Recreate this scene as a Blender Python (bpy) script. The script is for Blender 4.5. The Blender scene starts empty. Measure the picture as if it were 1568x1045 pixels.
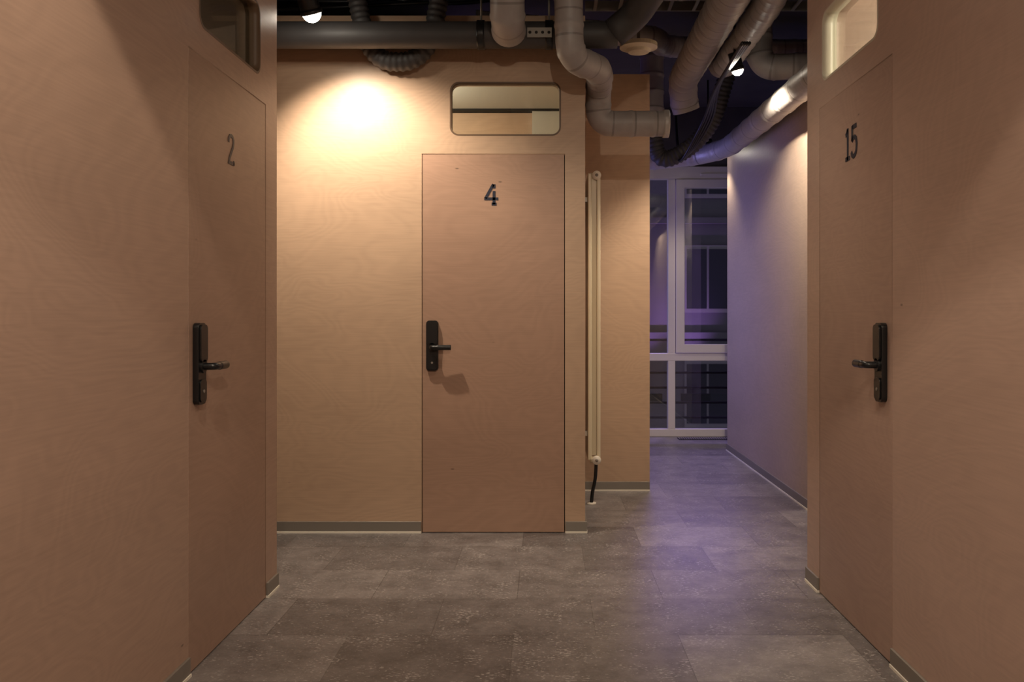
import bpy, bmesh, math
from mathutils import Vector, Matrix

scene = bpy.context.scene
scene.view_settings.view_transform = 'Standard'
scene.view_settings.exposure = 0.0

# ------------------------------------------------------------ materials
def new_mat(name):
    m = bpy.data.materials.new(name); m.use_nodes = True
    nt = m.node_tree
    b = nt.nodes['Principled BSDF']
    return m, nt, b

def simple(name, col, rough=0.5, metal=0.0, noise=0.0, scale=20, bump=0.0):
    m, nt, b = new_mat(name)
    b.inputs['Base Color'].default_value = (*col, 1)
    b.inputs['Roughness'].default_value = rough
    b.inputs['Metallic'].default_value = metal
    if noise > 0 or bump > 0:
        tc = nt.nodes.new('ShaderNodeTexCoord')
        n = nt.nodes.new('ShaderNodeTexNoise'); n.inputs['Scale'].default_value = scale
        n.inputs['Detail'].default_value = 5
        nt.links.new(tc.outputs['Object'], n.inputs['Vector'])
        r = nt.nodes.new('ShaderNodeMix'); r.data_type = 'RGBA'
        r.inputs['A'].default_value = (*[c*(1-noise) for c in col], 1)
        r.inputs['B'].default_value = (*[min(1, c*(1+noise)) for c in col], 1)
        nt.links.new(n.outputs['Fac'], r.inputs['Factor'])
        nt.links.new(r.outputs['Result'], b.inputs['Base Color'])
        if bump > 0:
            bp = nt.nodes.new('ShaderNodeBump'); bp.inputs['Strength'].default_value = bump
            bp.inputs['Distance'].default_value = 0.005
            nt.links.new(n.outputs['Fac'], bp.inputs['Height'])
            nt.links.new(bp.outputs['Normal'], b.inputs['Normal'])
    return m

def wood(name, col, seed=0.0, rough=0.42):
    m, nt, b = new_mat(name)
    N, L = nt.nodes, nt.links
    tc = N.new('ShaderNodeTexCoord')
    mp = N.new('ShaderNodeMapping'); mp.inputs['Location'].default_value = (seed, seed*1.7, seed*0.6)
    mp.inputs['Scale'].default_value = (0.55, 0.55, 1.1)
    L.new(tc.outputs['Object'], mp.inputs['Vector'])
    n1 = N.new('ShaderNodeTexNoise'); n1.inputs['Scale'].default_value = 1.6
    n1.inputs['Detail'].default_value = 3.0; n1.inputs['Distortion'].default_value = 0.6
    L.new(mp.outputs['Vector'], n1.inputs['Vector'])
    mul = N.new('ShaderNodeMath'); mul.operation = 'MULTIPLY'; mul.inputs[1].default_value = 190
    L.new(n1.outputs['Fac'], mul.inputs[0])
    sn = N.new('ShaderNodeMath'); sn.operation = 'SINE'; L.new(mul.outputs[0], sn.inputs[0])
    mp2 = N.new('ShaderNodeMapping'); mp2.inputs['Scale'].default_value = (5, 5, 140)
    L.new(tc.outputs['Object'], mp2.inputs['Vector'])
    n2 = N.new('ShaderNodeTexNoise'); n2.inputs['Scale'].default_value = 1.0; n2.inputs['Detail'].default_value = 4
    L.new(mp2.outputs['Vector'], n2.inputs['Vector'])
    n3 = N.new('ShaderNodeTexNoise'); n3.inputs['Scale'].default_value = 3.0; n3.inputs['Detail'].default_value = 4
    L.new(mp.outputs['Vector'], n3.inputs['Vector'])
    a = N.new('ShaderNodeMath'); a.operation = 'MULTIPLY_ADD'; a.inputs[1].default_value = 0.026; a.inputs[2].default_value = 1.0
    L.new(sn.outputs[0], a.inputs[0])
    c2 = N.new('ShaderNodeMath'); c2.operation = 'MULTIPLY_ADD'; c2.inputs[1].default_value = 0.24
    L.new(n2.outputs['Fac'], c2.inputs[0]); L.new(a.outputs[0], c2.inputs[2])
    c3 = N.new('ShaderNodeMath'); c3.operation = 'MULTIPLY_ADD'; c3.inputs[1].default_value = 0.22
    L.new(n3.outputs['Fac'], c3.inputs[0]); L.new(c2.outputs[0], c3.inputs[2])
    c4 = N.new('ShaderNodeMath'); c4.operation = 'SUBTRACT'; c4.inputs[1].default_value = 0.23
    L.new(c3.outputs[0], c4.inputs[0])
    vo = N.new('ShaderNodeTexVoronoi'); vo.inputs['Scale'].default_value = 2.6
    mp3 = N.new('ShaderNodeMapping'); mp3.inputs['Scale'].default_value = (1, 1, 2.6)
    mp3.inputs['Location'].default_value = (seed*3, seed, seed)
    L.new(tc.outputs['Object'], mp3.inputs['Vector']); L.new(mp3.outputs['Vector'], vo.inputs['Vector'])
    kr = N.new('ShaderNodeMapRange'); kr.inputs['From Min'].default_value = 0.012; kr.inputs['From Max'].default_value = 0.036
    kr.inputs['To Min'].default_value = 0.42; kr.inputs['To Max'].default_value = 1.0
    L.new(vo.outputs['Distance'], kr.inputs['Value'])
    c5 = N.new('ShaderNodeMath'); c5.operation = 'MULTIPLY'
    L.new(c4.outputs[0], c5.inputs[0]); L.new(kr.outputs['Result'], c5.inputs[1])
    vm = N.new('ShaderNodeVectorMath'); vm.operation = 'SCALE'; vm.inputs[0].default_value = col
    L.new(c5.outputs[0], vm.inputs['Scale'])
    L.new(vm.outputs['Vector'], b.inputs['Base Color'])
    b.inputs['Roughness'].default_value = rough
    b.inputs['Specular IOR Level'].default_value = 0.4
    return m

def emis(name, col, s):
    m, nt, b = new_mat(name)
    b.inputs['Base Color'].default_value = (*col, 1)
    b.inputs['Emission Color'].default_value = (*col, 1)
    b.inputs['Emission Strength'].default_value = s
    return m

def glass(name, tint=(0.9, 0.92, 0.92), refl=0.05):
    m, nt, b = new_mat(name)
    N, L = nt.nodes, nt.links
    N.remove(b)
    out = N['Material Output']
    t = N.new('ShaderNodeBsdfTransparent'); t.inputs['Color'].default_value = (*tint, 1)
    g = N.new('ShaderNodeBsdfGlossy'); g.inputs['Roughness'].default_value = 0.02
    lw = N.new('ShaderNodeLayerWeight'); lw.inputs['Blend'].default_value = 0.5
    pw = N.new('ShaderNodeMath'); pw.operation = 'POWER'; pw.inputs[1].default_value = 5
    L.new(lw.outputs['Facing'], pw.inputs[0])
    mr = N.new('ShaderNodeMath'); mr.operation = 'MULTIPLY_ADD'; mr.inputs[1].default_value = 0.8; mr.inputs[2].default_value = refl
    mr.use_clamp = True
    L.new(pw.outputs[0], mr.inputs[0])
    mx = N.new('ShaderNodeMixShader')
    L.new(mr.outputs[0], mx.inputs['Fac']); L.new(t.outputs[0], mx.inputs[1]); L.new(g.outputs[0], mx.inputs[2])
    L.new(mx.outputs[0], out.inputs['Surface'])
    return m

def floor_mat():
    m, nt, b = new_mat('vinyl_stone_tile')
    N, L = nt.nodes, nt.links
    tc = N.new('ShaderNodeTexCoord')
    mp = N.new('ShaderNodeMapping'); mp.inputs['Location'].default_value = (0.12, 0.09, 0)
    L.new(tc.outputs['Object'], mp.inputs['Vector'])
    br = N.new('ShaderNodeTexBrick'); br.inputs['Scale'].default_value = 1.0
    br.inputs['Brick Width'].default_value = 0.62; br.inputs['Row Height'].default_value = 0.42
    br.inputs['Mortar Size'].default_value = 0.0018; br.inputs['Mortar Smooth'].default_value = 0.2
    br.inputs['Color1'].default_value = (0.135, 0.120, 0.117, 1)
    br.inputs['Color2'].default_value = (0.25, 0.228, 0.222, 1)
    br.inputs['Mortar'].default_value = (0.11, 0.10, 0.095, 1)
    L.new(mp.outputs['Vector'], br.inputs['Vector'])
    n1 = N.new('ShaderNodeTexNoise'); n1.inputs['Scale'].default_value = 6; n1.inputs['Detail'].default_value = 10
    n1.inputs['Roughness'].default_value = 0.82
    L.new(tc.outputs['Object'], n1.inputs['Vector'])
    mr = N.new('ShaderNodeMapRange'); mr.inputs['From Min'].default_value = 0.32; mr.inputs['From Max'].default_value = 0.68
    mr.inputs['To Min'].default_value = 0.52; mr.inputs['To Max'].default_value = 1.40
    L.new(n1.outputs['Fac'], mr.inputs['Value'])
    sc = N.new('ShaderNodeVectorMath'); sc.operation = 'SCALE'
    L.new(br.outputs['Color'], sc.inputs[0]); L.new(mr.outputs['Result'], sc.inputs['Scale'])
    # elongated pale mineral flecks
    mpf = N.new('ShaderNodeMapping'); mpf.inputs['Scale'].default_value = (60, 120, 1)
    L.new(tc.outputs['Object'], mpf.inputs['Vector'])
    n2 = N.new('ShaderNodeTexNoise'); n2.inputs['Scale'].default_value = 1.0; n2.inputs['Detail'].default_value = 2
    n2.inputs['Roughness'].default_value = 0.6
    L.new(mpf.outputs['Vector'], n2.inputs['Vector'])
    n4 = N.new('ShaderNodeTexNoise'); n4.inputs['Scale'].default_value = 7; n4.inputs['Detail'].default_value = 3
    L.new(tc.outputs['Object'], n4.inputs['Vector'])
    ad = N.new('ShaderNodeMath'); ad.operation = 'MULTIPLY_ADD'; ad.inputs[1].default_value = 0.45
    L.new(n4.outputs['Fac'], ad.inputs[0]); L.new(n2.outputs['Fac'], ad.inputs[2])
    fr = N.new('ShaderNodeMapRange'); fr.inputs['From Min'].default_value = 0.835; fr.inputs['From Max'].default_value = 0.91
    fr.inputs['To Max'].default_value = 0.68
    L.new(ad.outputs[0], fr.inputs['Value'])
    mx = N.new('ShaderNodeMix'); mx.data_type = 'RGBA'; mx.inputs['B'].default_value = (0.50, 0.47, 0.45, 1)
    L.new(fr.outputs['Result'], mx.inputs['Factor']); L.new(sc.outputs['Vector'], mx.inputs['A'])
    L.new(mx.outputs['Result'], b.inputs['Base Color'])
    b.inputs['Roughness'].default_value = 0.36
    bp = N.new('ShaderNodeBump'); bp.inputs['Strength'].default_value = 0.35; bp.inputs['Distance'].default_value = 0.002
    L.new(n2.outputs['Fac'], bp.inputs['Height']); L.new(bp.outputs['Normal'], b.inputs['Normal'])
    return m

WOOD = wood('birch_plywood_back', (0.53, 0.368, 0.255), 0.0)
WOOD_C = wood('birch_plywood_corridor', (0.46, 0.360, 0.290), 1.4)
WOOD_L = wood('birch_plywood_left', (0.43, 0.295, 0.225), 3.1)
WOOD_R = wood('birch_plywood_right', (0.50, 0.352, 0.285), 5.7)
WOOD_D4 = wood('birch_plywood_door_a', (0.42, 0.265, 0.190), 8.2)
WOOD_D2 = wood('birch_plywood_door_b', (0.365, 0.240, 0.180), 11.3)
WOOD_D15 = wood('birch_plywood_door_c', (0.43, 0.296, 0.238), 14.9)
FLOOR = floor_mat()
CEIL = simple('dark_concrete', (0.095, 0.085, 0.078), 0.9, noise=0.3, scale=4)
BLACK = simple('black_plastic', (0.010, 0.010, 0.011), 0.32)
PIPEB = simple('black_painted_steel', (0.060, 0.056, 0.057), 0.55, noise=0.2, scale=9)
INSUL = simple('foil_insulation_grey', (0.38, 0.35, 0.34), 0.45, 0.0, noise=0.18, scale=14, bump=0.35)
BAND = simple('insulation_tape', (0.25, 0.23, 0.22), 0.4)
FOIL = simple('aluminium_foil_wrap', (0.50, 0.47, 0.45), 0.45, 0.3, noise=0.15, scale=40, bump=0.5)
WHITE = simple('white_pvc', (0.84, 0.78, 0.68), 0.35)
TRIMW = simple('white_base_strip', (0.88, 0.83, 0.72), 0.5)
SKIRT = simple('grey_skirting', (0.27, 0.245, 0.215), 0.4, 0.3)
NAVY = simple('navy_vinyl', (0.014, 0.018, 0.040), 0.5)
CREAM = simple('cream_enamel', (0.74, 0.66, 0.48), 0.35)
DARK = simple('dark_trim_gap_shade', (0.012, 0.009, 0.007), 0.8)  # near-black for trims; also the shade painted into door gaps
PLASTER = simple('room_plaster', (0.55, 0.54, 0.48), 0.8, noise=0.04, scale=3)
GLASS = glass('window_glass', (0.85, 0.87, 0.9), 0.10)
GLASST = glass('transom_glass', (0.9, 0.92, 0.9), 0.03)
LENS = emis('lamp_lens', (1.0, 0.90, 0.74), 45)

# ------------------------------------------------------------ geometry helpers
def link(o, parent=None):
    scene.collection.objects.link(o)
    if parent: o.parent = parent
    return o

def mk(name, verts, faces, mat, parent=None, smooth=False):
    me = bpy.data.meshes.new(name); me.from_pydata([tuple(v) for v in verts], [], faces)
    bm = bmesh.new(); bm.from_mesh(me); bmesh.ops.recalc_face_normals(bm, faces=bm.faces); bm.to_mesh(me); bm.free()
    me.materials.append(mat)
    if smooth:
        for p in me.polygons: p.use_smooth = True
    return link(bpy.data.objects.new(name, me), parent)

def empty(name, loc=(0, 0, 0)):
    e = bpy.data.objects.new(name, None); e.empty_display_size = 0.1
    return link(e)

def box(name, x0, x1, y0, y1, z0, z1, mat, parent=None, bevel=0.0):
    v = [(x, y, z) for x in (x0, x1) for y in (y0, y1) for z in (z0, z1)]
    f = [(0, 1, 3, 2), (4, 6, 7, 5), (0, 4, 5, 1), (2, 3, 7, 6), (0, 2, 6, 4), (1, 5, 7, 3)]
    o = mk(name, v, f, mat, parent)
    if bevel:
        b = o.modifiers.new('b', 'BEVEL'); b.width = bevel; b.segments = 2
    return o

class Frame:
    """wall frame: a along wall (viewer's right), z up, d out of the wall"""
    def __init__(s, o, u, n): s.o, s.u, s.n = Vector(o), Vector(u), Vector(n)
    def __call__(s, a, z, d): return s.o + s.u*a + Vector((0, 0, z)) + s.n*d

def rrect(a0, a1, z0, z1, r, k=7):
    if r <= 0: return [(a0, z0), (a1, z0), (a1, z1), (a0, z1)]
    pts = []
    for cx, cz, st in ((a1-r, z0+r, -90), (a1-r, z1-r, 0), (a0+r, z1-r, 90), (a0+r, z0+r, 180)):
        for i in range(k+1):
            t = math.radians(st+90*i/k)
            pts.append((cx+r*math.cos(t), cz+r*math.sin(t)))
    return pts

def panel(name, F, outer, holes, d0, d1, mat, parent=None, bevel=0.0):
    cu = bpy.data.curves.new(name+'_c', 'CURVE'); cu.dimensions = '2D'; cu.fill_mode = 'BOTH'
    cu.extrude = abs(d1-d0)/2
    for loop in [outer]+holes:
        sp = cu.splines.new('POLY'); sp.points.add(len(loop)-1)
        for i, (a, z) in enumerate(loop): sp.points[i].co = (a, z, 0, 1)
        sp.use_cyclic_u = True
    o = bpy.data.objects.new(name+'_c', cu); scene.collection.objects.link(o)
    bpy.context.view_layer.update()
    me = bpy.data.meshes.new_from_object(o.evaluated_get(bpy.context.evaluated_depsgraph_get()))
    bpy.data.objects.remove(o)
    mid = (d0+d1)/2
    for v in me.vertices:
        v.co = F(v.co.x, v.co.y, mid+v.co.z)
    bm = bmesh.new(); bm.from_mesh(me)
    bmesh.ops.remove_doubles(bm, verts=bm.verts, dist=1e-5)
    bmesh.ops.recalc_face_normals(bm, faces=bm.faces); bm.to_mesh(me); bm.free()
    me.name = name; me.materials.clear(); me.materials.append(mat)
    ob = link(bpy.data.objects.new(name, me), parent)
    if bevel:
        b = ob.modifiers.new('b', 'BEVEL'); b.width = bevel; b.segments = 2; b.limit_method = 'ANGLE'; b.angle_limit = 0.7
    return ob

def fbox(name, F, a0, a1, z0, z1, d0, d1, mat, parent=None, bevel=0.0):
    v = [F(a, z, d) for a in (a0, a1) for d in (d0, d1) for z in (z0, z1)]
    f = [(0, 1, 3, 2), (4, 6, 7, 5), (0, 4, 5, 1), (2, 3, 7, 6), (0, 2, 6, 4), (1, 5, 7, 3)]
    o = mk(name, v, f, mat, parent)
    if bevel:
        b = o.modifiers.new('b', 'BEVEL'); b.width = bevel; b.segments = 3
    return o

def fillet(pts, rad, n=8):
    pts = [Vector(p) for p in pts]
    out = [pts[0]]
    for i in range(1, len(pts)-1):
        p, a, b = pts[i], pts[i-1], pts[i+1]
        d1, d2 = (a-p), (b-p)
        r = min(rad, d1.length*0.48, d2.length*0.48)
        s, e = p+d1.normalized()*r, p+d2.normalized()*r
        for k in range(n+1):
            t = k/n
            out.append(s*(1-t)**2+p*2*t*(1-t)+e*t*t)
    out.append(pts[-1])
    return out

def resample(pts, step):
    L = [0]
    for i in range(1, len(pts)): L.append(L[-1]+(pts[i]-pts[i-1]).length)
    n = max(2, int(L[-1]/step)); out = []; j = 0
    for k in range(n+1):
        s = L[-1]*k/n
        while j < len(L)-2 and L[j+1] < s: j += 1
        t = (s-L[j])/max(1e-9, L[j+1]-L[j])
        out.append(pts[j].lerp(pts[j+1], min(1, t)))
    return out, L[-1]

def tube(name, pts, r, mat, parent=None, step=0.03, seg=20, rad=0.12, prof=None, band=0.0, bandmat=None):
    P, LL = resample(fillet(pts, rad), step)
    n = len(P)
    T = [((P[min(i+1, n-1)]-P[max(i-1, 0)]).normalized()) for i in range(n)]
    up = Vector((0, 0, 1)) if abs(T[0].z) < 0.9 else Vector((1, 0, 0))
    nrm = (up-T[0]*up.dot(T[0])).normalized()
    V, Fc = [], []
    for i in range(n):
        nrm = (nrm-T[i]*nrm.dot(T[i])).normalized()
        bn = T[i].cross(nrm)
        rr = r*(prof(i, i*LL/(n-1)) if prof else 1)
        for k in range(seg):
            t = 2*math.pi*k/seg
            V.append(P[i]+(nrm*math.cos(t)+bn*math.sin(t))*rr)
    for i in range(n-1):
        for k in range(seg):
            Fc.append((i*seg+k, i*seg+(k+1) % seg, (i+1)*seg+(k+1) % seg, (i+1)*seg+k))
    Fc.append(tuple(range(seg))); Fc.append(tuple((n-1)*seg+k for k in range(seg)))
    o = mk(name, V, Fc, mat, parent, smooth=True)
    if band and bandmat:
        o.data.materials.append(bandmat)
        per = max(3, int(band/(LL/(n-1))))
        for i in range(n-1):
            if i % per == 0:
                for k in range(seg): o.data.polygons[i*seg+k].material_index = 1
    return o

def ins_pipe(name, pts, r, parent=None, mat=None, rad=0.16, every=0.13):
    def prof(i, s):
        ph = (s % every)/every
        return 1.035 if ph < 0.14 else 1.0-0.02*math.sin(math.pi*ph)
    return tube(name, pts, r, mat or INSUL, parent, step=0.0105, seg=24, rad=rad, prof=prof, band=every, bandmat=BAND)

def flex(name, pts, r, mat=PIPEB, parent=None, rad=0.2):
    return tube(name, pts, r, mat, parent, step=0.007, seg=20, rad=rad,
                prof=lambda i, s: 1+0.07*math.sin(2*math.pi*s/0.032))

# ------------------------------------------------------------ key dimensions
XL, XR = -1.19, 1.19
Y4 = 4.816; YC = 5.98; YW = 8.70
HT = 2.87; HC = 3.30
FL = Frame((XL, 0, 0), (0, 1, 0), (1, 0, 0))      # a = y
FR = Frame((XR, 0, 0), (0, -1, 0), (-1, 0, 0))    # a = -y
F4 = Frame((0, Y4, 0), (1, 0, 0), (0, -1, 0))     # a = x

# ------------------------------------------------------------ shell
box('floor', -3.6, 3.6, -2.1, 8.78, -0.1, 0, FLOOR)
box('ceiling', -3.6, 3.6, -2.1, 8.78, HC, HC+0.1, CEIL)
box('wall_outer_left', -3.6, -3.5, -2.1, 8.78, 0, HC, PLASTER)
box('wall_outer_right', 3.5, 3.6, -2.1, 8.78, 0, HC, PLASTER)
box('wall_rear', -3.5, 3.5, -2.1, -2.0, 0, HC, WOOD_L)

def wall_with_door(name, F, a_lo, a_hi, da0, da1, tr, mat):
    g = 0.0045
    outer = [(a_lo, 0), (da0-g, 0), (da0-g, 2.1+g), (da1+g, 2.1+g), (da1+g, 0), (a_hi, 0), (a_hi, HT), (a_lo, HT)]
    return panel(name, F, outer, [rrect(*tr, 0.05)], -0.10, 0, mat)

TR4 = (-0.529, 0.087, 2.203, 2.503)
TRL = (2.986, 3.63, 2.203, 2.503)
TRR = (-3.735, -3.105, 2.203, 2.503)
wall_with_door('wall_left', FL, -2.0, 3.85, 2.90, 3.694, TRL, WOOD_L)
wall_with_door('wall_right', FR, -3.945, 2.0, -3.765, -2.982, TRR, WOOD_R)
wall_with_door('wall_back', F4, -3.5, 0.221, -0.681, 0.105, TR4, WOOD)
box('wall_left_end', -3.5, XL-0.10, 3.75, 3.85, 0, HT, WOOD_L)
box('wall_right_end', XR+0.10, 3.5, 3.845, 3.945, 0, HT, WOOD_R)
box('wall_back_side', 0.121, 0.221, Y4+0.10, YC, 0, HT, WOOD)
box('wall_corridor_left', -3.5, 0.719, YC, YC+0.12, 0, HT, WOOD)
box('wall_corridor_right', 1.63, 1.73, 3.945, 7.78, 0, HT-0.17, WOOD_C)
box('wall_alcove_left', -0.9, -0.8, YC+0.12, YW, 0, HC, PLASTER)
box('ceiling_room_back', -3.5, 0.121, Y4+0.10, YC, 2.615, 2.66, PLASTER)
box('ceiling_room_left', -3.5, XL-0.10, -2.0, 3.75, 2.80, 2.84, PLASTER)
box('ceiling_room_right', XR+0.10, 3.5, -2.0, 3.845, 2.80, 2.84, PLASTER)
box('trim_room_back', -3.45, 0.115, YC-0.075, YC, 2.602, 2.615, DARK)
box('wall_room_back_closet', -0.09, 0.115, YC-0.06, YC-0.001, 0, 2.601, PLASTER)

# ------------------------------------------------------------ baseboards (with pale strip along the floor)
def baseboard(name, F, a0, a1):
    e = empty(name)
    fbox('board', F, a0, a1, 0.010, 0.064, 0, 0.010, SKIRT, e, 0.002)
    fbox('base_strip', F, a0, a1, 0, 0.010, 0, 0.013, TRIMW, e)
baseboard('baseboard_back', F4, -3.5, -0.687)
baseboard('baseboard_back_right', F4, 0.111, 0.231)
baseboard('baseboard_left', FL, -2.0, 2.893)
baseboard('baseboard_left_far', FL, 3.701, 3.85)
baseboard('baseboard_right', FR, -2.975, 2.0)
baseboard('baseboard_right_far', FR, -3.945, -3.772)
baseboard('baseboard_side', Frame((0.221, 0, 0), (0, 1, 0), (1, 0, 0)), Y4, YC-0.015)
baseboard('baseboard_corridor_left', Frame((0, YC, 0), (1, 0, 0), (0, -1, 0)), 0.235, 0.719)
baseboard('baseboard_corridor_right', Frame((1.63, 0, 0), (0, -1, 0), (-1, 0, 0)), -7.78, -3.95)

# ------------------------------------------------------------ doors
def ribbon_mesh(F, a, z, h, strokes, w, d, parent, name):
    V, Fc = [], []
    for st in strokes:
        pts = [Vector((p[0]*h, p[1]*h)) for p in st]
        n = len(pts)
        base = len(V)
        for i in range(n):
            t0 = (pts[i]-pts[i-1]).normalized() if i else (pts[1]-pts[0]).normalized()
            t1 = (pts[i+1]-pts[i]).normalized() if i < n-1 else t0
            t = (t0+t1); t = t.normalized() if t.length > 1e-4 else t1
            nn = Vector((-t.y, t.x)); k = 1/max(0.55, nn.dot(Vector((-t0.y, t0.x))))
            for s in (-1, 1):
                q = pts[i]+nn*s*w*h/2*k
                for dd in (0.0003, d): V.append(F(a+q.x, z+q.y, dd))
        for i in range(n-1):
            b = base+4*i; c = b+4
            Fc += [(b, b+2, c+2, c), (b+1, c+1, c+3, b+3), (b, c, c+1, b+1), (b+2, b+3, c+3, c+2)]
        e = base+4*(n-1)
        Fc += [(base, base+1, base+3, base+2), (e, e+2, e+3, e+1)]
    return mk(name, V, Fc, NAVY, parent)

G4 = [[(.44, 1.0), (.05, .30)], [(-.01, .28), (.68, .28)], [(.47, .66), (.47, .0)], [(.35, .02), (.59, .02)], [(.47, 1.0), (.47, .80)]]
G2 = [[(.04, .72), (.06, .85), (.14, .94), (.27, .97), (.40, .94), (.48, .85), (.48, .73), (.42, .60), (.28, .42), (.13, .22), (.07, .06), (.54, .06)], [(.50, .02), (.50, .16)]]
G1 = [[(.00, .80), (.10, .84), (.19, .97)], [(.19, 1.0), (.19, .0)], [(-.01, .045), (.39, .045)]]
G5 = [[(.96, .95), (.60, .95)], [(.60, 1.0), (.58, .52)], [(.57, .52), (.66, .60), (.80, .62), (.92, .55), (.97, .38), (.94, .18), (.84, .07), (.70, .03), (.58, .08), (.52, .20)]]

def cyl_f(name, F, a, z, d0, d1, r, mat, parent, seg=24):
    V, Fc = [], []
    for d in (d0, d1):
        for k in range(seg):
            t = 2*math.pi*k/seg
            V.append(F(a+r*math.cos(t), z+r*math.sin(t), d))
    for k in range(seg): Fc.append((k, (k+1) % seg, seg+(k+1) % seg, seg+k))
    Fc += [tuple(range(seg)), tuple(range(seg, 2*seg))]
    return mk(name, V, Fc, mat, parent)

def door(name, F, a0, a1, mat, ha, s, glyphs, ga, gz, gh, gw):
    e = empty(name)
    fbox('leaf', F, a0, a1, 0.004, 2.1, -0.045, -0.0005, mat, e, 0.0012)
    fbox('gap_shade_backing', F, a0-0.004, a1+0.004, 0.0, 2.103, -0.062, -0.046, DARK, e)  # dark sheet behind the leaf, put in so the gap reads shaded
    panel('lock_plate', F, rrect(ha-0.033, ha+0.033, 0.900, 1.178, 0.018), [], 0, 0.020, BLACK, e, 0.004)
    panel('lock_cover', F, rrect(ha-0.029, ha+0.029, 1.045, 1.172, 0.016), [], 0.0205, 0.028, BLACK, e, 0.003)
    panel('lock_lower_cover', F, rrect(ha-0.026, ha+0.026, 0.908, 0.985, 0.014), [], 0.0205, 0.025, BLACK, e, 0.002)
    cyl_f('lever_rose', F, ha, 1.030, 0.020, 0.028, 0.023, BLACK, e)
    P = [F(ha, 1.030, 0.02), F(ha, 1.030, 0.062), F(ha+s*0.03, 1.030, 0.064), F(ha+s*0.108, 1.030, 0.060)]
    tube('lever', P, 0.0125, BLACK, e, step=0.004, seg=16, rad=0.018,
         prof=lambda i, q: 1.0 if q < 0.07 else 1.15)
    cyl_f('keyhole', F, ha, 0.945, 0.025, 0.027, 0.006, SKIRT, e)
    ribbon_mesh(F, ga, gz, gh, glyphs, gw, 0.0015, e, 'numeral')
    return e

door('door_1', F4, -0.681, 0.105, WOOD_D4, -0.625, 1, G4, -0.337, 1.822, 0.112, 0.14)
door('door_2', FL, 2.90, 3.694, WOOD_D2, 2.965, 1, G2, 3.26, 1.775, 0.114, 0.115)
door('door_3', FR, -3.765, -2.982, WOOD_D15, -3.055, -1, G1+G5, -3.44, 1.815, 0.125, 0.135)

# ------------------------------------------------------------ transom windows
def transom(name, F, tr, rim):
    e = empty(name)
    a0, a1, z0, z1 = tr
    i = 0.009
    panel('rim', F, rrect(a0+.0005, a1-.0005, z0+.0005, z1-.0005, 0.05), [rrect(a0+i, a1-i, z0+i, z1-i, 0.042)], -0.06, 0.001, rim, e)
    panel('pane', F, rrect(a0+i, a1-i, z0+i, z1-i, 0.042), [], -0.050, -0.044, GLASST, e)
RIM_D = simple('rim_dark_oak', (0.14, 0.085, 0.05), 0.45)
RIM_C = simple('rim_pale', (0.62, 0.56, 0.45), 0.4)
transom('window_2', F4, TR4, RIM_D)
transom('window_3', FL, TRL, RIM_D)
transom('window_4', FR, TRR, RIM_C)

# ------------------------------------------------------------ big window at the corridor end
w = empty('window_1')
x0, x1 = -0.8, 2.9
box('frame_bottom', x0, x1, YW-0.03, YW+0.06, 0, 0.075, WHITE, w, 0.005)
box('frame_top', x0, x1, YW-0.03, YW+0.06, 2.575, 2.70, WHITE, w, 0.005)
box('rail_middle', x0, x1, YW-0.03, YW+0.06, 0.757, 0.832, WHITE, w, 0.005)
for i, mx in enumerate((x0+0.036, 0.10, 1.262, 2.42, x1-0.036)):
    box('mullion_%d' % i, mx-0.036, mx+0.036, YW-0.028, YW+0.058, 0.075, 2.575, WHITE, w, 0.004)
def sash(n, a, b, z0, z1):
    t = 0.085
    F = Frame((0, YW-0.03, 0), (1, 0, 0), (0, -1, 0))
    panel('sash_'+n, F, rrect(a, b, z0, z1, 0), [rrect(a+t, b-t, z0+t, z1-t, 0)], -0.05, 0.018, WHITE, w, 0.004)
sash('a', 1.303, 2.38, 0.837, 2.57)
box('sash_handle', 2.32, 2.345, YW-0.09, YW-0.05, 1.5, 1.64, WHITE, w, 0.004)
box('pane_glass', x0+0.02, x1-0.02, YW+0.015, YW+0.021, 0.05, 2.6, GLASS, w)
box('trickle_vent', 1.55, 1.95, YW-0.045, YW-0.03, 2.60, 2.63, WHITE, w, 0.004)
box('wall_window_left', -3.5, x0, YW, YW+0.08, 0, HC, PLASTER)
box('wall_window_right', x1, 3.5, YW, YW+0.08, 0, HC, PLASTER)
box('wall_window_lintel', x0, x1, YW, YW+0.08, 2.70, HC, CEIL)
g = empty('floor_vent_grille')
box('grille_frame', 1.30, 2.2, 8.44, 8.58, 0.0, 0.005, DARK, g)
for i in range(40):
    xx = 1.31+i*0.0222
    box('slat_%d' % i, xx, xx+0.008, 8.45, 8.57, 0.005, 0.009, SKIRT, g)

# ------------------------------------------------------------ exterior
rl = empty('balcony_railing')
for i, z in enumerate((0.12, 0.28, 0.44, 0.60, 0.76, 0.95)):
    box('rail_%d' % i, -2, 5, 9.28, 9.30, z-0.012, z+0.012, BLACK, rl)
for i, x in enumerate((-1.9, -0.3, 0.95, 2.05, 3.4, 4.9)):
    box('post_%d' % i, x-0.015, x+0.015, 9.27, 9.31, -0.15, 1.0, BLACK, rl)
box('balcony_slab', -2.2, 5.2, 8.79, 9.4, -0.25, -0.15, SKIRT)
FAC = simple('facade_render', (0.18, 0.165, 0.19), 0.9, noise=0.25, scale=1.2)
WINB = simple('facade_window_frame', (0.34, 0.31, 0.33), 0.5)
WDK = simple('facade_window_glass', (0.03, 0.03, 0.045), 0.1)
WLT = emis('facade_lit_window', (0.75, 0.62, 0.55), 0.22)
fa = empty('exterior_building')
yF = 22.0
box('facade', -8, 16, yF, yF+0.3, -6, 12, FAC, fa)
k = 0
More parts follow.
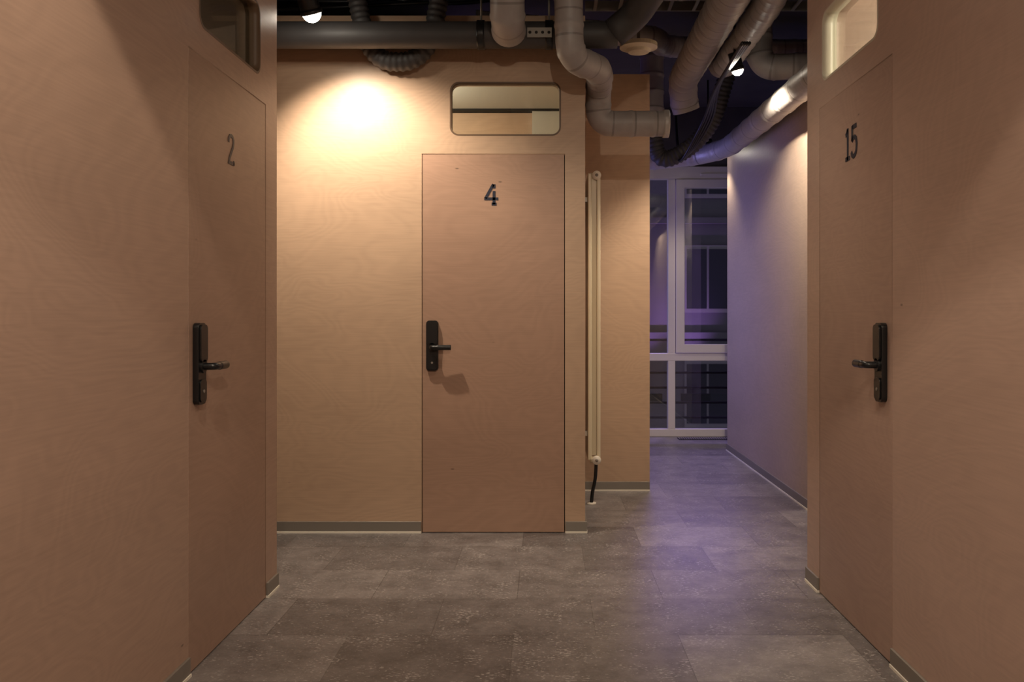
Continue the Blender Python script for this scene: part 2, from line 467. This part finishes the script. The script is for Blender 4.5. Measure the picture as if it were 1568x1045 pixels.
for iz, z in enumerate((-4.4, -1.5, 1.4, 4.3, 7.2)):
    box('cornice_%d' % iz, -8, 16, yF-0.12, yF, z-0.75, z-0.6, FAC, fa)
    for ix in range(9):
        xx = -5.65+ix*2.35+0.35; k += 1
        box('win_frame_%d' % k, xx-0.58, xx+0.58, yF-0.07, yF, z-0.1, z+1.6, WINB, fa)
        m = WLT if (ix*3+iz*5) % 7 == 0 else WDK
        for sx in (-1, 1):
            box('win_glass_%d_%d' % (k, sx), xx+sx*0.28-0.25, xx+sx*0.28+0.25, yF-0.09, yF-0.07, z, z+1.5, m, fa)
# added violet lamps, put in to give the facade outside its glow
for i, (lx, lz) in enumerate(((3.60, -0.75), (2.45, -0.75))):
    fw = empty('added_facade_fill')
    box('housing', lx-0.35, lx+0.35, yF-1.25, yF-1.12, lz-0.08, lz+0.10, BLACK, fw, 0.01)
    box('bracket', lx-0.03, lx+0.03, yF-1.12, yF-0.12, lz-0.05, lz-0.02, BLACK, fw)
    li = bpy.data.lights.new('facade_fill_glow', 'SPOT'); li.energy = 260; li.color = (0.62, 0.30, 1.0)
    li.spot_size = math.radians(60); li.spot_blend = 1.0; li.shadow_soft_size = 0.08
    lo = link(bpy.data.objects.new('glow', li), fw); lo.location = (lx, yF-1.0, lz+0.16)
    lo.rotation_euler = Vector((0, 0.36, 1)).to_track_quat('-Z', 'Y').to_euler()
# added violet light box, out of view above the window, tints corridor floor
sg = empty('added_street_fill')
box('housing', 0.4, 2.4, 11.06, 11.20, 3.25, 3.95, BLACK, sg, 0.01)
box('fill_face', 0.45, 2.35, 11.04, 11.06, 3.30, 3.90, emis('street_fill_face', (0.45, 0.25, 1.0), 3), sg)
for i, x in enumerate((0.7, 2.1)):
    box('hanger_%d' % i, x-0.015, x+0.015, 11.10, 11.13, 3.95, 6.0, BLACK, sg)
al = bpy.data.lights.new('street_fill_glow', 'AREA'); al.energy = 180; al.color = (0.46, 0.32, 1.0)
al.shape = 'RECTANGLE'; al.size = 1.8; al.size_y = 0.5
ao = link(bpy.data.objects.new('glow', al), sg); ao.location = (1.4, 11.0, 3.6)
ao.rotation_euler = (Vector((1.1, 5.5, 0))-Vector((1.4, 11.0, 3.6))).to_track_quat('-Z', 'Y').to_euler()

# ------------------------------------------------------------ radiator (tall panel radiator, edge-on)
r = empty('panel_radiator')
ry0, ry1 = 5.50, 5.86; rz0, rz1 = 0.26, 2.14
box('panel_wall_side', 0.270, 0.294, ry0, ry1, rz0+0.03, rz1-0.03, CREAM, r, 0.006)
box('panel_room_side', 0.326, 0.350, ry0, ry1, rz0+0.03, rz1-0.03, CREAM, r, 0.006)
for i in range(5):
    yy = ry0+0.02+i*0.065
    box('convector_%d' % i, 0.295, 0.325, yy, yy+0.004, rz0+0.06, rz1-0.06, CREAM, r)
for nm, z in (('top', rz1-0.045), ('bottom', rz0+0.03)):
    tube('header_'+nm, [(0.286, ry0+0.03, z), (0.340, ry0+0.03, z)], 0.022, CREAM, r, step=0.01)
    tube('plug_'+nm, [(0.325, ry0-0.012, z), (0.325, ry0+0.03, z)], 0.028, WHITE, r, step=0.005)
    tube('plug_core_'+nm, [(0.325, ry0-0.016, z), (0.325, ry0-0.010, z)], 0.010, SKIRT, r, step=0.002)
box('bracket_top', 0.221, 0.279, ry0+0.10, ry0+0.14, rz1-0.2, rz1-0.17, WHITE, r)
box('bracket_bottom', 0.221, 0.279, ry0+0.10, ry0+0.14, rz0+0.17, rz0+0.2, WHITE, r)
tube('feed_hose', [(0.325, ry0+0.03, rz0+0.02), (0.318, ry0+0.02, 0.16), (0.30, ry0+0.06, 0.07), (0.295, ry0+0.05, 0.0)], 0.011, BLACK, r, step=0.01, seg=12)
tube('floor_collar', [(0.295, ry0+0.05, 0.0), (0.295, ry0+0.05, 0.012)], 0.03, WHITE, r, step=0.006)

# ------------------------------------------------------------ ceiling services
tube('black_steel_pipe', [(-3.45, 4.60, 2.692), (0.38, 4.60, 2.692)], 0.070, PIPEB, None, step=0.08, seg=28)
c = empty('pipe_clamp')
for i, x in enumerate((-0.34, 0.02)):
    tube('ring_%d' % i, [(x-0.02, 4.60, 2.692), (x+0.02, 4.60, 2.692)], 0.076, BLACK, c, step=0.01, seg=28)
    tube('rod_%d' % i, [(x, 4.60, 2.76), (x, 4.60, HC)], 0.006, SKIRT, c, step=0.1, seg=8)
st = empty('perforated_strap')
box('strip', -0.094, 0.034, 4.518, 4.524, 2.655, 2.705, SKIRT, st)
for i in range(4):
    cyl_f('hole_%d' % i, Frame((0, 4.518, 0), (1, 0, 0), (0, -1, 0)), -0.08+i*0.033, 2.68, 0.0, 0.001, 0.008, DARK, st, 14)
ins_pipe('insulated_pipe', [(-0.19, -1.9, 2.92), (-0.19, 4.30, 2.90), (-0.19, 4.38, 2.70), (-0.19, 4.53, 2.69)], 0.088, rad=0.11)
p1 = ins_pipe('insulated_pipe.001', [(0.115, -1.9, 2.95), (0.115, 4.40, 2.93), (0.125, 4.44, 2.52), (0.295, 4.66, 2.53), (0.305, 4.98, 2.50), (0.305, 5.02, 2.315), (0.69, 5.02, 2.315)], 0.074, rad=0.11)
tube('end_cap', [(0.68, 5.02, 2.315), (0.712, 5.02, 2.315)], 0.080, FOIL, p1, step=0.01, seg=28)
ins_pipe('insulated_pipe.002', [(0.90, -1.9, 2.82), (0.94, 5.95, 2.82), (0.98, 6.14, 2.72), (1.0, 6.16, 2.66)], 0.098, rad=0.2)
ins_pipe('insulated_pipe.003', [(1.10, -1.9, 2.84), (1.10, 3.9, 2.84), (1.17, 4.5, 2.84), (1.17, 5.75, 2.84), (1.15, 5.95, 3.0), (1.15, 6.0, 3.28)], 0.078, rad=0.2)
ins_pipe('insulated_pipe.004', [(1.385, 5.62, 3.28), (1.385, 5.62, 2.81), (1.61, 5.55, 2.80), (2.2, 5.5, 2.82)], 0.083, rad=0.15)
ins_pipe('foil_wrapped_pipe', [(1.47, 4.1, 2.50), (1.47, 7.0, 2.56), (1.30, 7.35, 2.56), (0.80, 7.4, 2.52), (-0.7, 7.4, 2.52)], 0.080, mat=FOIL, rad=0.25, every=0.3)
ins_pipe('insulated_pipe.005', [(0.80, 6.52, 3.28), (0.80, 6.52, 2.62)], 0.090)
ins_pipe('insulated_pipe.006', [(0.36, 4.92, 3.25), (0.56, 4.75, 3.0), (0.78, 4.75, 3.0), (1.9, 4.75, 3.02)], 0.068, rad=0.15)
ins_pipe('insulated_pipe.007', [(-0.45, 5.6, 3.10), (0.75, 5.75, 3.05), (0.80, 6.1, 3.10), (1.45, 6.25, 3.12), (2.4, 6.25, 3.12)], 0.075, rad=0.2)
tube('black_steel_pipe.001', [(0.36, 4.60, 2.70), (0.47, 4.56, 2.78), (0.70, 3.9, 3.0), (0.70, -1.9, 3.05)], 0.078, PIPEB, None, step=0.04, seg=24, rad=0.12)
flex('flexible_duct', [(-1.06, 4.738, 3.1), (-0.98, 4.738, 2.70), (-0.89, 4.738, 2.59), (-0.72, 4.738, 2.59), (-0.62, 4.738, 2.70), (-0.55, 4.738, 3.1)], 0.050)
flex('flexible_duct.001', [(0.80, 6.52, 2.64), (0.86, 6.58, 2.36), (1.08, 6.5, 2.45), (1.25, 6.45, 2.65), (1.33, 6.3, 3.0)], 0.062)
flex('flexible_duct.002', [(-0.6, 4.0, 3.18), (-0.4, 3.95, 3.13), (0.4, 3.9, 3.13)], 0.05)
import random; random.seed(4)
cb = empty('cable_bundle')
for i in range(9):
    y = 4.72+0.045*i; z = 3.0+0.02*(i % 3)
    pts = [(-3.4, y, z)]
    for j in range(5):
        pts.append((-2.9+j*0.6, y+random.uniform(-.03, .03), z+random.uniform(-.05, .06)))
    pts.append((0.15, y, z+0.1))
    tube('cable_%d' % i, pts, 0.011, BLACK, cb, step=0.03, seg=8, rad=0.25)
cb2 = empty('cable_bundle.001')
for i in range(4):
    tube('cable_%d' % i, [(1.045+0.012*i, 4.6, 2.65), (1.06+0.012*i, 5.5, 2.62+0.02*i), (1.10+0.02*i, 6.0, 2.56), (0.98+0.02*i, 6.3, 2.3+0.02*i), (1.04, 6.85, 2.5), (1.04, 7.0, 3.2)], 0.010, BLACK, cb2, step=0.03, seg=8, rad=0.25)
tr = empty('cable_tray')
for i, (yy) in enumerate((5.15, 5.45)):
    box('side_%d' % i, 0.25, 3.4, yy, yy+0.01, 3.12, 3.18, SKIRT, tr)
for i in range(20):
    box('rung_%d' % i, 0.3+i*0.155, 0.32+i*0.155, 5.16, 5.45, 3.12, 3.13, SKIRT, tr)
sd = empty('smoke_detector')
def disc_lathe(name, cx, cy, prof, mat, parent, seg=32):
    V, Fc = [], []
    for (rr, z) in prof:
        for k in range(seg):
            t = 2*math.pi*k/seg; V.append((cx+rr*math.cos(t), cy+rr*math.sin(t), z))
    for i in range(len(prof)-1):
        for k in range(seg): Fc.append((i*seg+k, i*seg+(k+1) % seg, (i+1)*seg+(k+1) % seg, (i+1)*seg+k))
    Fc += [tuple(range(seg)), tuple((len(prof)-1)*seg+k for k in range(seg))]
    return mk(name, V, Fc, mat, parent)
dz = 0.04
disc_lathe('body', 0.545, 5.08, [(0.03, 2.70+dz), (0.06, 2.705+dz), (0.075, 2.72+dz), (0.11, 2.732+dz), (0.11, 2.755+dz), (0.05, 2.765+dz)], CREAM, sd)
disc_lathe('drop_rod', 0.545, 5.08, [(0.010, 2.765+dz), (0.010, HC)], SKIRT, sd, 10)

# ------------------------------------------------------------ spotlights
def spotlight(name, pos, target, watts, cone=100, blend=0.25, col=(1.0, 0.83, 0.64), radius=0.02, rod_to=HC, s=1.0):
    e = empty(name)
    P = Vector(pos); D = (Vector(target)-P).normalized()
    tube('can', [P-D*0.105, P-D*0.012], 0.036*s, BLACK, e, step=0.02, seg=24)
    tube('rim', [P-D*0.02, P], 0.040*s, BLACK, e, step=0.01, seg=24)
    tube('lens', [P-D*0.004+D*(0.034*s*k/10) for k in range(11)], 0.034*s, LENS, e, step=0.0034*s, seg=24, rad=0.001,
         prof=lambda i, q: math.sqrt(max(0.002, 1-(q/(0.0345*s))**2)))
    tube('drop_rod', [P-D*0.08+Vector((0, 0, 0.02)), Vector((P.x-D.x*0.08, P.y-D.y*0.08, rod_to))], 0.008, BLACK, e, step=0.1, seg=10)
    li = bpy.data.lights.new(name+'_beam', 'SPOT'); li.energy = watts; li.color = col
    li.spot_size = math.radians(cone); li.spot_blend = blend; li.shadow_soft_size = radius
    lo = link(bpy.data.objects.new('beam', li), e)
    lo.location = P+D*(0.034*s+0.02)
    lo.rotation_euler = D.to_track_quat('-Z', 'Y').to_euler()
    return e

spotlight('track_spotlight', (-1.14, 4.24, 2.68), (-0.93, 4.78, 1.70), 96, 112, 0.8, s=1.35)
spotlight('track_spotlight.001', (1.14, 5.15, 2.66), (1.40, 5.30, 1.6), 85, 132, 0.45)
spotlight('track_spotlight.002', (1.44, 7.72, 2.67), (1.3, 7.95, 0), 20, 120, 0.6)
spotlight('track_spotlight.003', (-0.60, 1.60, 2.87), (-0.50, 1.65, 0), 45, 103, 0.12)
spotlight('track_spotlight.004', (0.42, 1.00, 2.87), (0.30, 1.1, 0), 36, 106, 0.12)
spotlight('track_spotlight.005', (0.35, 3.60, 2.80), (0.3, 3.8, 0), 28, 125, 0.8, radius=0.04)
spotlight('added_ambient_spot', (0.38, -0.60, 2.87), (0.2, 0.6, 0), 130, 155, 0.5)  # added lamp behind the camera, a broad ambient fill

def bulb(name, pos, w, col):
    e = empty(name)
    li = bpy.data.lights.new(name, 'POINT'); li.energy = w; li.color = col; li.shadow_soft_size = 0.06
    o = link(bpy.data.objects.new('glow', li), e); o.location = pos
    disc_lathe('fitting', pos[0], pos[1], [(0.05, pos[2]+0.075), (0.07, pos[2]+0.085), (0.07, pos[2]+0.11)], WHITE, e)
bulb('room_lamp', (-1.0, 5.30, 2.42), 24, (1.0, 0.86, 0.66))
bulb('room_lamp.001', (2.3, 2.8, 2.64), 75, (1.0, 0.88, 0.68))
bulb('room_lamp.002', (-2.6, 2.0, 2.64), 7, (1.0, 0.82, 0.6))

# added violet tubes, unseen in the alcove, to tint the corridor wall
ne = empty('added_violet_fill')
VIOLET_FILL = emis('violet_fill', (0.42, 0.25, 1.0), 3)
for i, z in enumerate((1.2, 1.6, 2.0)):
    tube('tube_%d' % i, [(-0.74, 6.5, z), (-0.74, 8.2, z)], 0.02, VIOLET_FILL, ne, step=0.1, seg=12)
box('back_board', -0.795, -0.775, 6.4, 8.3, 1.0, 2.2, BLACK, ne)
al = bpy.data.lights.new('violet_fill_glow', 'AREA'); al.energy = 10; al.color = (0.34, 0.34, 1.0)
al.shape = 'RECTANGLE'; al.size = 1.6; al.size_y = 1.0; al.spread = math.radians(100)
ao = link(bpy.data.objects.new('glow', al), ne); ao.location = (-0.70, 7.35, 1.6)
ao.rotation_euler = Vector((1, 0, -0.1)).to_track_quat('-Z', 'Y').to_euler()

# ------------------------------------------------------------ world
wd = bpy.data.worlds.new('dusk'); scene.world = wd; wd.use_nodes = True
bg = wd.node_tree.nodes['Background']
bg.inputs['Color'].default_value = (0.34, 0.32, 0.40, 1); bg.inputs['Strength'].default_value = 0.50

# ------------------------------------------------------------ camera
cd = bpy.data.cameras.new('camera'); cam = bpy.data.objects.new('camera', cd); scene.collection.objects.link(cam)
cam.location = (0, 0, 1.2); cam.rotation_euler = (math.radians(90), 0, 0)
cd.sensor_width = 36; cd.lens = 30.54; cd.shift_x = -0.0325; cd.shift_y = -0.0239
cd.clip_start = 0.05
scene.camera = cam
